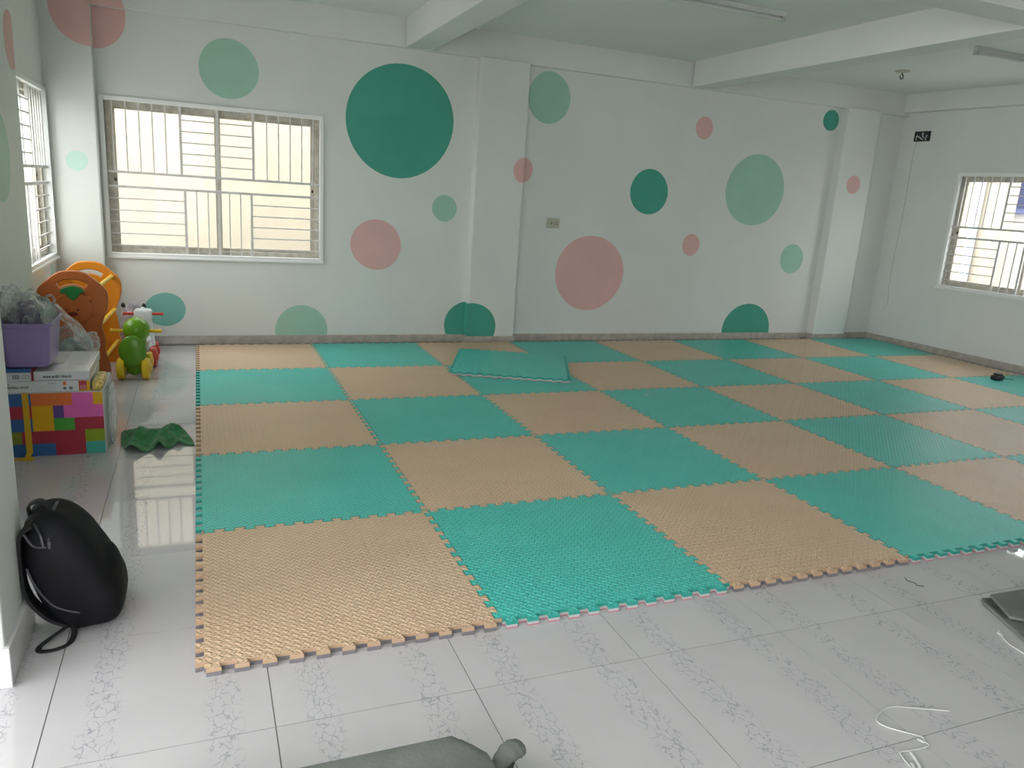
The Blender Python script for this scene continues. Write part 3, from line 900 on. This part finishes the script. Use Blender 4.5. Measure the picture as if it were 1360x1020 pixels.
# purple bin
M['purple'] = mat('lilac_plastic', (0.285, 0.215, 0.46, 1), 0.32, 0.5, vary=0.03, vscale=4)
def rrect(hx, hy, r, n=6):
    P = []
    for sx, sy, a0 in ((1, 1, 0), (-1, 1, 90), (-1, -1, 180), (1, -1, 270)):
        for k in range(n + 1):
            a = math.radians(a0 + 90 * k / n)
            P.append((sx * (hx - r) + r * math.cos(a), sy * (hy - r) + r * math.sin(a)))
    return P
def loft(rings, cap0=True, cap1=True):
    n = len(rings[0])
    mb = MB()
    vs = [p for R in rings for p in R]
    fs = [(i * n + k, i * n + (k + 1) % n, (i + 1) * n + (k + 1) % n, (i + 1) * n + k) for i in range(len(rings) - 1) for k in range(n)]
    if cap0: fs.append(tuple(range(n))[::-1])
    if cap1: fs.append(tuple((len(rings) - 1) * n + k for k in range(n)))
    return mb.add(vs, fs)
Z3 = Z2 + 0.064
bn = thing('storage_bin', 'lilac plastic storage bin holding a plastic wrapped bundle', 'bin', (-0.805, 2.40, Z3))
R = []
for z, hx, hy, r in ((0.0, 0.085, 0.155, 0.03), (0.006, 0.098, 0.168, 0.035), (0.05, 0.104, 0.174, 0.035), (0.215, 0.118, 0.188, 0.035), (0.218, 0.126, 0.196, 0.035), (0.235, 0.126, 0.196, 0.035), (0.236, 0.122, 0.192, 0.035), (0.225, 0.113, 0.183, 0.033), (0.05, 0.099, 0.169, 0.033), (0.008, 0.094, 0.164, 0.03)):
    R.append([(x, y, z) for x, y in rrect(hx, hy, r)])
loft(R).build('bin', M['purple'], bn, smooth=0.7)
M['clear'] = glassy('clear_polythene', (0.93, 0.95, 0.95, 1), 0.6, 0.10, white=0.12)
M['dusk'] = mat('dark_purple_fabric', (0.09, 0.065, 0.115, 1), 0.8, 0.2, vary=0.3, vscale=12)
M['greyroll'] = mat('grey_green_items', (0.30, 0.34, 0.32, 1), 0.6, 0.3, vary=0.35, vscale=14)
bw = thing('plastic_bag', 'clear plastic bag of dark items stuffed into the lilac bin', 'plastic bag', (-0.80, 2.40, Z3 + 0.03))
MB().ell((-0.02, -0.02, 0.16), (0.085, 0.14, 0.135), 36, 24, fn=lambda d: crumple(d, 2.2, 0.12, 5)).build('contents', M['dusk'], bw, smooth=True)
MB().ell((0.045, 0.05, 0.205), (0.065, 0.10, 0.095), 32, 20, fn=lambda d: crumple(d, 2.4, 0.14, 8)).build('contents', M['greyroll'], bw, smooth=True)
MB().ell((-0.005, 0.0, 0.175), (0.105, 0.165, 0.165), 56, 36, fn=lambda d: crumple(d, 3.2, 0.17, 11)).build('film', M['clear'], bw, smooth=0.5)
MB().ell((-0.07, -0.03, 0.27), (0.06, 0.10, 0.11), 44, 28, fn=lambda d: crumple(d, 3.6, 0.22, 21)).build('film', M['clear'], bw, smooth=0.5)
MB().tube([(0.085 + 0.022 * math.cos(a), 0.06, 0.29 + 0.026 * math.sin(a)) for a in [2 * math.pi * k / 18 for k in range(18)]], 0.006, 8, closed=True).build('rolled_edge', M['clear'], bw, smooth=True)

# clear bag behind the boxes
cbg = thing('plastic_bag', 'clear plastic bag of grey items behind the game boxes', 'plastic bag', (-0.70, 2.92, 0))
def bagfn(seed):
    return lambda d: crumple(d, 2.8, 0.10, seed)
MB().ell((0, 0, 0.27), (0.10, 0.10, 0.23), 40, 28, fn=bagfn(31)).build('contents', M['greyroll'], cbg, smooth=True)
MB().ell((0, 0, 0.30), (0.135, 0.14, 0.275), 60, 44, fn=bagfn(41)).build('film', M['clear'], cbg, smooth=0.5)
prof = []
mb = MB()
pts = [(-0.08, -0.02, 0.70), (-0.03, -0.06, 0.655), (0.04, -0.09, 0.60), (0.075, -0.11, 0.54), (0.085, -0.13, 0.48)]
mb.tube(spline(pts, 5, False), 0.045, 10, flat=0.35)
mb.build('twisted_neck', M['clear'], cbg, smooth=0.6)
MB().ell((0.115, -0.02, 0.47), (0.045, 0.08, 0.065), 30, 20, fn=lambda d: crumple(d, 3, 0.25, 51)).build('film', M['clear'], cbg, smooth=0.5)
# clear film by the right side of the printed box
cf = MB().ell((-0.441, 2.42, 0.17), (0.014, 0.18, 0.172), 48, 36, fn=lambda d: crumple(d, 4, 0.12, 61)).build('plastic_wrap', M['clear'], smooth=0.5)
tag(cf, 'loose clear plastic wrap against the side of the block pattern box', 'plastic wrap')

# ------------------------------------------------------------------ green towel
M['towel'] = mat('green_terry_cloth', (0.04, 0.235, 0.075, 1), 0.95, 0.1, vary=0.25, vscale=30, bump=0.003, bscale=350, sheen=0.3)
def towel():
    nx, ny = 60, 34
    front = spline([(-0.405, 2.36), (-0.375, 2.245), (-0.31, 2.165), (-0.23, 2.185), (-0.16, 2.205), (-0.09, 2.265), (-0.018, 2.24)], 10, False)
    back = spline([(-0.415, 2.57), (-0.385, 2.56), (-0.32, 2.56), (-0.26, 2.60), (-0.18, 2.59), (-0.11, 2.60), (-0.035, 2.36)], 10, False)
    vs = []
    for j in range(ny + 1):
        t = j / ny
        for i in range(nx + 1):
            s = i / nx
            k = s * (len(front) - 1); a = min(int(k), len(front) - 2); f = k - a
            A = Vector(front[a]).lerp(Vector(front[a + 1]), f)
            Bk = Vector(back[a]).lerp(Vector(back[a + 1]), f)
            p = A.lerp(Bk, t)
            w = s + 0.05 * math.sin(5 * t + 2 * s)
            h = 0.004
            for c0, wd, a in ((0.33, 0.075, 0.036), (0.63, 0.065, 0.046), (0.87, 0.05, 0.020)):
                h += a * math.exp(-((w - c0 - 0.06 * (t - 0.3)) / wd) ** 2) * (1 - 0.45 * t)
            h += 0.045 * math.exp(-((t - 0.62 - 0.08 * math.sin(9 * s)) / 0.20) ** 2) * (0.55 + 0.55 * math.sin(3.4 * s) ** 2) * (1 - s ** 8)
            h += 0.030 * noise.noise(Vector((p.x * 13, p.y * 10, 3))) * (0.3 + t) + 0.010 * noise.noise(Vector((p.x * 34, p.y * 26, 8)))
            h = max(0.002, h)
            h *= min(1, s * 6 + 0.1) * min(1, (1 - s) * 6 + 0.12) * min(1, (1 - t) * 5 + 0.1)
            vs.append((p.x, p.y, h + 0.002))
    fs = [(j * (nx + 1) + i, j * (nx + 1) + i + 1, (j + 1) * (nx + 1) + i + 1, (j + 1) * (nx + 1) + i) for j in range(ny) for i in range(nx)]
    mb = MB(); mb.add(vs, fs)
    o = mb.build('towel', M['towel'], smooth=True)
    so = o.modifiers.new('thickness', 'SOLIDIFY'); so.thickness = 0.004; so.offset = 1
    return tag(o, 'crumpled green towel on the tiles beside the mats', 'towel')
towel()

# ------------------------------------------------------------------ backpack
M['bag'] = mat('black_nylon', (0.006, 0.006, 0.0075, 1), 0.65, 0.2, vary=0.25, vscale=9, bump=0.001, bscale=120)
M['webbing'] = mat('black_webbing', (0.013, 0.013, 0.015, 1), 0.65, 0.35)
M['zip'] = mat('dark_grey_zip', (0.045, 0.045, 0.052, 1), 0.4, 0.5)
bp = thing('backpack', 'black backpack leaning against the free column', 'backpack', (0, 0, 0))
sil = [(-0.405, 0.004), (-0.32, 0.002), (-0.262, 0.012), (-0.236, 0.06), (-0.238, 0.13), (-0.268, 0.20), (-0.305, 0.275), (-0.345, 0.345), (-0.395, 0.398), (-0.45, 0.412), (-0.495, 0.398), (-0.517, 0.36), (-0.518, 0.27), (-0.50, 0.17), (-0.462, 0.075)]
sil = spline(sil, 3)
cx = sum(p[0] for p in sil) / len(sil); cz = sum(p[1] for p in sil) / len(sil)
rings = []
NS = 15
for k in range(NS):
    t = -1 + 2 * k / (NS - 1)
    f = (1 - abs(t) ** 4.5 * 0.55) if abs(t) < 0.999 else 0.40
    y = 0.475 + 0.145 * (math.copysign(abs(t) ** 0.9, t))
    R = []
    for x, z in sil:
        w = 1 + 0.02 * noise.noise(Vector((x * 14, y * 14, z * 14)))
        zz = cz + (z - cz) * f * w
        R.append((cx + (x - cx) * (0.35 + 0.65 * f) * w, y, max(0.002, zz if z > cz else cz + (z - cz) * (0.5 + 0.5 * f))))
    rings.append(R)
loft(rings).build('body', M['bag'], bp, smooth=True)
# front pocket bulge, side pocket
MB().ell((-0.305, 0.475, 0.14), (0.066, 0.118, 0.128), 28, 18).build('front_pocket', M['bag'], bp, smooth=True)
zp = spline([(-0.50, 0.338, 0.26), (-0.475, 0.331, 0.19), (-0.43, 0.331, 0.12), (-0.36, 0.332, 0.085)], 6, False)
MB().tube(zp, 0.004, 6).build('piping', M['zip'], bp, smooth=True)
zp = spline([(-0.435, 0.345, 0.345), (-0.432, 0.40, 0.392), (-0.43, 0.475, 0.412), (-0.43, 0.55, 0.392), (-0.435, 0.605, 0.345)], 6, False)
MB().tube(zp, 0.0055, 6).build('zip', M['zip'], bp, smooth=True)
MB().box(-0.438, -0.428, 0.338, 0.346, 0.318, 0.345).build('zip_puller', M['zip'], bp, bevel=0.002)
def band(name, pts, w, th, m=M['webbing'], wax=(0, 1, 0)):
    P = [Vector(p) for p in spline(pts, 6, False)]
    mb = MB()
    W = Vector(wax)
    vs, n = [], len(P)
    for i in range(n):
        t = (P[min(i + 1, n - 1)] - P[max(i - 1, 0)]).normalized()
        nn = t.cross(W).normalized()
        ww = W if isinstance(w, float) else W
        for a, b in ((-1, -1), (1, -1), (1, 1), (-1, 1)):
            vs.append(P[i] + ww * (a * w / 2) + nn * (b * th / 2))
    fs = [(i * 4 + k, i * 4 + (k + 1) % 4, (i + 1) * 4 + (k + 1) % 4, (i + 1) * 4 + k) for i in range(n - 1) for k in range(4)] + [(3, 2, 1, 0), tuple((n - 1) * 4 + k for k in range(4))]
    mb.add(vs, fs)
    return mb.build(name, m, bp, smooth=0.7)
band('top_handle', [(-0.505, 0.475, 0.385), (-0.505, 0.475, 0.42), (-0.47, 0.475, 0.432), (-0.445, 0.475, 0.405)], 0.03, 0.006)
for yy in (0.375, 0.555):
    band('shoulder_strap', [(-0.48, yy, 0.395), (-0.515, yy, 0.36), (-0.519, yy, 0.26), (-0.516, yy, 0.18), (-0.495, yy - 0.01, 0.125), (-0.45, yy - 0.015, 0.07), (-0.405, yy - 0.01, 0.04)], 0.055 if yy < 0.4 else 0.05, 0.010)
band('side_strap', [(-0.50, 0.345, 0.375), (-0.475, 0.340, 0.335), (-0.44, 0.336, 0.33)], 0.012, 0.006, M['zip'])
band('side_strap', [(-0.475, 0.37, 0.398), (-0.455, 0.343, 0.37), (-0.448, 0.337, 0.33)], 0.012, 0.006, M['zip'])
lp = spline([(-0.385, 0.36, 0.03), (-0.382, 0.325, 0.012), (-0.392, 0.285, 0.006), (-0.425, 0.262, 0.005), (-0.468, 0.262, 0.005), (-0.474, 0.285, 0.008), (-0.45, 0.318, 0.014), (-0.41, 0.345, 0.03), (-0.395, 0.37, 0.04)], 6, False)
MB().tube(lp, 0.009, 8, flat=0.35).build('loose_strap', M['webbing'], bp, smooth=True)

# ------------------------------------------------------------------ grey fabric things in front
M['greydark'] = mat('grey_fabric_lining', (0.085, 0.085, 0.08, 1), 0.85, 0.2, vary=0.15, vscale=14)
M['greyfab'] = mat('grey_green_nonwoven', (0.165, 0.175, 0.165, 1), 0.75, 0.25, vary=0.12, vscale=10, bump=0.0012, bscale=90)
fb = thing('fabric_bag', 'flat grey nonwoven fabric bag lying on the floor tiles with a tied handle', 'bag', (0, 0, 0))
def soft_slab(x0, x1, y0, y1, h, nx=36, ny=24, cut=0.05, seed=0):
    vs, fs = [], []
    def pt(i, j, top):
        s, t = i / nx, j / ny
        x, y = x0 + (x1 - x0) * s, y0 + (y1 - y0) * t
        e = min(1, min(s, 1 - s) * 14) * min(1, min(t, 1 - t) * 10)
        z = h * (0.95 + 0.05 * e ** 0.5) + 0.003 * e * noise.noise(Vector((x * 9, y * 9, seed))) + 0.0025 * e * noise.noise(Vector((x * 30, y * 22, seed)))
        # worn corner
        c = max(0, 1 - (x1 - x) / 0.07 - (y1 - y) / 0.09)
        x -= 0.022 * c; y -= 0.028 * c; z -= 0.02 * c
        return (x, y, z if top else 0.001)
    for j in range(ny + 1):
        for i in range(nx + 1): vs.append(pt(i, j, True))
    n = len(vs)
    fs = [(j * (nx + 1) + i, j * (nx + 1) + i + 1, (j + 1) * (nx + 1) + i + 1, (j + 1) * (nx + 1) + i) for j in range(ny) for i in range(nx)]
    border = [i for i in range(nx + 1)] + [(j) * (nx + 1) + nx for j in range(1, ny + 1)] + [ny * (nx + 1) + i for i in range(nx - 1, -1, -1)] + [j * (nx + 1) for j in range(ny - 1, 0, -1)]
    m = len(border)
    for q in border:
        v = vs[q]; vs.append((v[0], v[1], 0.001))
    for k in range(m):
        l = (k + 1) % m
        fs.append((border[k], n + k, n + l, border[l]))
    fs.append(tuple(n + k for k in range(m)))
    return MB().add(vs, fs)
soft_slab(-0.15, 0.69, -1.12, -0.617, 0.118).build('bag', M['greyfab'], fb, smooth=0.9)
hp = spline([(0.675, -0.745, 0.045), (0.712, -0.715, 0.068), (0.75, -0.69, 0.080), (0.782, -0.675, 0.080), (0.80, -0.668, 0.074)], 5, False)
MB().tube(hp, [0.012 + 0.020 * math.sin(math.pi * (k / (len(hp) - 1)) ** 1.4 * 0.86) * (1 + 0.08 * math.sin(k * 1.9)) for k in range(len(hp))], 14, flat=0.62).build('tied_handle', M['greyfab'], fb, smooth=0.8)
MB().tube([(0.70, -0.735, 0.002), (0.735, -0.705, 0.03), (0.765, -0.688, 0.07)], [0.022, 0.024, 0.014], 10).build('tied_handle', M['greydark'], fb, smooth=True)

gc = thing('folded_cloth', 'folded grey fabric bag lying flat on the bare tiles beside white string', 'cloth', (0, 0, 0))
def flat_piece(name, P, z0, z1, m, par, lift=None):
    n = len(P)
    vs = [(x, y, z0 if lift is None else z0 + lift(x, y)) for x, y in P] + [(x, y, z1 if lift is None else z1 + lift(x, y)) for x, y in P]
    fs = [tuple(range(n))[::-1], tuple(range(n, 2 * n))] + [(i, (i + 1) % n, n + (i + 1) % n, n + i) for i in range(n)]
    return MB().add(vs, fs).build(name, m, par, bevel=0.004)
flat_piece('lower_layer', [(3.015, -0.35), (2.985, -0.385), (2.872, -0.65), (2.78, -0.90), (3.5, -1.10), (3.75, -0.55)], 0.001, 0.016, M['greyfab'], gc)
flat_piece('lining', [(3.02, -0.362), (2.992, -0.39), (2.945, -0.50), (3.1, -0.52), (3.2, -0.45)], 0.0165, 0.020, M['greydark'], gc)
flat_piece('upper_fold', [(3.04, -0.365), (2.952, -0.515), (3.02, -0.575), (3.4, -0.80), (3.75, -0.56), (3.6, -0.42)], 0.021, 0.034, M['greyfab'], gc, lambda x, y: max(0.0, (x - 3.0) * 0.05))

# ------------------------------------------------------------------ strings, scraps, small black thing
M['string'] = mat('white_string', (0.68, 0.68, 0.66, 1), 0.6, 0.3)
def string(pts, r, name, label, m, cat, fl=1.0):
    o = MB().tube(spline(pts, 7, False), r, 6, flat=fl).build(name, m, smooth=True)
    return tag(o, label, cat)
z = 0.0035
string([(2.22, -0.845, z), (2.12, -0.80, z), (2.052, -0.773, z), (1.99, -0.782, z), (1.945, -0.812, z), (1.955, -0.845, z), (2.00, -0.888, z), (2.022, -0.913, z), (2.005, -0.93, z), (2.0, -0.912, z), (2.01, -0.945, z), (1.94, -0.945, z), (1.90, -0.94, z), (1.885, -0.965, z), (1.87, -1.02, z), (1.85, -1.06, z)], 0.0021, 'white_string', 'white plastic string curled loosely on the open tiles', M['string'], 'string')
string([(1.93, -0.95, z), (1.915, -0.985, z), (1.89, -1.03, z), (1.865, -1.07, z), (1.875, -1.02, z), (1.895, -0.985, z)], 0.006, 'plastic_strip', 'short doubled white plastic strip beside the curled string', M['string'], 'strip', 0.4)
string([(2.862, -0.538, z), (2.852, -0.552, z), (2.836, -0.556, z), (2.838, -0.575, z), (2.852, -0.548, z), (2.822, -0.59, z), (2.806, -0.625, z), (2.802, -0.665, z), (2.796, -0.71, z), (2.76, -0.78, z)], 0.0025, 'white_string', 'short white string beside the folded grey cloth', M['string'], 'string')
M['hair'] = mat('dark_thread', (0.10, 0.09, 0.06, 1), 0.7, 0.2)
string([(2.86, -0.105, 0.002), (2.845, -0.13, 0.003), (2.86, -0.16, 0.002), (2.85, -0.175, 0.003), (2.875, -0.19, 0.002)], 0.0016, 'thread_scrap', 'dark thread scrap on the tiles in front of the mats', M['hair'], 'scrap')
MB_ = MB().box(0, 0.045, 0, 0.02, 0, 0.002)
sc = MB_.build('paper_scrap', M['string'], bevel=0.0006); sc.location = (3.32, 2.80, ZT + 0.0015); sc.rotation_euler = (0, 0, 0.4)
tag(sc, 'tiny white paper scrap on a teal green mat', 'scrap')
bt = thing('toy_car', 'small black object with thin wire on the mats near the right wall', 'gadget', (7.47, 2.86, ZT + 0.001), 0.3)
MB().box(-0.07, 0.06, -0.045, 0.045, 0.001, 0.045).build('body', M['black'], bt, bevel=0.012, seg=3, smooth=0.7)
MB().box(-0.04, 0.03, -0.035, 0.035, 0.045, 0.065).build('top', M['black'], bt, bevel=0.008, seg=2, smooth=0.7)
MB().tube(spline([(0.06, 0, 0.02), (0.10, -0.02, 0.006), (0.13, -0.06, 0.004), (0.15, -0.10, 0.004)], 5, False), 0.003, 6).build('wire', M['zip'], bt, smooth=True)
bt.name = 'black_gadget'

# ------------------------------------------------------------------ fittings
sk = thing('wall_socket', 'beige switch and socket plate on the dotted wall', 'socket', (3.475, YB, 1.255))
M['plate'] = mat('old_ivory_plate', (0.50, 0.50, 0.40, 1), 0.4, 0.5)
MB().box(-0.075, 0.075, -0.012, 0.0, -0.052, 0.052).build('plate', M['plate'], sk, bevel=0.004)
for i, x in enumerate((-0.045, -0.02)):
    MB().box(x - 0.009, x + 0.009, -0.017, -0.011, -0.018, 0.018).build('switch', M['plate'], sk, bevel=0.002)
for dx, dz in ((0.035, 0.014), (0.022, -0.010), (0.048, -0.010)):
    MB().lathe([(0.006, 0.0), (0.006, 0.002)], (dx, -0.0135, dz), 'y', 12).build('socket_hole', M['black'], sk)
MB().ell((-0.018, -0.016, -0.004), (0.006, 0.003, 0.01), 10, 6).build('switch_mark', M['black'], sk)

def on_right(u, z, d=0.0):
    p = RB + RU * u + RW * d
    return (p.x, p.y, z)
eb = thing('junction_box', 'open dark electrical box with loose wires high on the right wall', 'junction box', (0, 0, 0))
eb.matrix_world = Matrix(((RU.x, RW.x, 0, RB.x), (RU.y, RW.y, 0, RB.y), (0, 0, 1, 0), (0, 0, 0, 1)))
M['boxmetal'] = mat('dark_metal_box', (0.03, 0.045, 0.04, 1), 0.5, 0.4)
MB().box(0.193, 0.40, -0.004, 0.0, 2.458, 2.574).build('back_plate', M['boxmetal'], eb)
MB().box(0.193, 0.40, -0.012, -0.004, 2.562, 2.574).box(0.193, 0.40, -0.012, -0.004, 2.458, 2.468).box(0.193, 0.207, -0.012, -0.004, 2.468, 2.562).box(0.386, 0.40, -0.012, -0.004, 2.468, 2.562).build('rim', M['black'], eb)
for pts in ([(0.215, -0.008, 2.52), (0.26, -0.014, 2.51), (0.31, -0.014, 2.475)], [(0.30, -0.008, 2.56), (0.305, -0.013, 2.52), (0.32, -0.012, 2.50)], [(0.22, -0.008, 2.47), (0.225, -0.012, 2.50), (0.23, -0.01, 2.53)], [(0.345, -0.008, 2.465), (0.35, -0.013, 2.49), (0.36, -0.01, 2.53)]):
    MB().tube(spline(pts, 4, False), 0.006, 6).build('wire', M['grille'], eb, smooth=True)
M['faintwire'] = mat('painted_wire', (0.55, 0.57, 0.54, 1), 0.6, 0.3)
wi = MB().tube(spline([on_right(0.23, 2.455, -0.004), on_right(0.215, 2.2, -0.004), on_right(0.225, 1.6, -0.004), on_right(0.21, 1.0, -0.004), on_right(0.215, 0.72, -0.005), on_right(0.24, 0.52, -0.006), on_right(0.22, 0.44, -0.01), on_right(0.19, 0.42, -0.012)], 6, False), 0.003, 6).build('hanging_wire', M['faintwire'], smooth=True)
tag(wi, 'thin painted wire hanging down the right wall from the junction box', 'wire')

M['tubewhite'] = mat('tube_batten_white', (0.66, 0.68, 0.66, 1), 0.4, 0.5)
def batten(x, y, label):
    t = thing('tube_light', label, 'tube light', (x, y, ZC), 0, 'unlit tube lights on the ceiling')
    MB().box(0, 1.22, -0.02, 0.02, -0.035, 0.0).build('batten', M['tubewhite'], t, bevel=0.003)
    for xx in (0.0, 1.19):
        MB().box(xx, xx + 0.03, -0.018, 0.018, -0.07, -0.034).build('lamp_holder', M['faintwire'], t, bevel=0.003)
    MB().tube([(0.03, 0, -0.055), (1.19, 0, -0.055)], 0.014, 12).build('tube', M['tubewhite'], t, smooth=0.7)
batten(3.02, 2.90, 'unlit tube light on the ceiling between the two long beams')
batten(6.22, 2.82, 'unlit tube light on the ceiling between the long beam and the right wall')
hk = thing('ceiling_hook', 'small fan hook on the ceiling near the right wall', 'hook', (6.74, 4.04, ZC))
MB().lathe([(0.075, 0.0), (0.07, -0.012), (0.03, -0.02)], (0, 0, 0), 'z', 24).build('ceiling_plate', M['plate'], hk, smooth=0.6)
MB().tube([(0.0, 0, -0.018), (0.0, 0, -0.035)] + [(0.022 * math.sin(a), 0, -0.057 + 0.022 * math.cos(a)) for a in [2 * math.pi * k / 12 for k in range(11)]], 0.006, 8).build('hook', M['boxmetal'], hk, smooth=True)

# ------------------------------------------------------------------ outside
struct(MB().box(-14, 26, -20, 16, -0.35, -0.25).build('ground_outside', M['concrete']), 'pale concrete ground outside, raised to bounce light into the room')  # set high and pale to bounce daylight onto the ceiling
nb = thing('neighbour_building', 'cream rendered building wall close behind the dotted wall window', 'building', (0, 7.4, 0))
MB().box(-3.6, 9.0, 0, 0.4, -0.25, 3.3).build('wall', M['cream'], nb)
MB().box(-3.62, 9.02, -0.03, 0.42, 3.3, 3.42).build('parapet', M['outwhite'], nb)
nr = thing('neighbour_building', 'cream building with drain pipe seen through the right window', 'building', (12.0, 7.0, 0))
MB().box(0, 0.4, -0.42, 6.0, -0.25, 3.3).build('wall', M['cream'], nr)
MB().tube([(-0.08, -0.10, -0.25), (-0.08, -0.10, 3.3)], 0.07, 12).build('drain_pipe', M['pipe'], nr, smooth=0.7)
nw = thing('neighbour_building', 'white building with blue window seen through the right window', 'building', (13.0, 3.0, 0))
MB().box(0, 0.4, -6.0, 4.9, -0.25, 3.4).build('wall', M['outwhite'], nw)
w_ = MB().box(-0.06, 0.0, 2.9, 4.14, 1.76, 3.1).build('window', M['bluewin'], nw)
MB().box(-0.07, -0.05, 3.0, 3.48, 1.86, 3.0).box(-0.07, -0.05, 3.56, 4.04, 1.86, 3.0).build('pane', mat('blue_pane', (0.10, 0.12, 0.25, 1), 0.15, 0.5), w_)
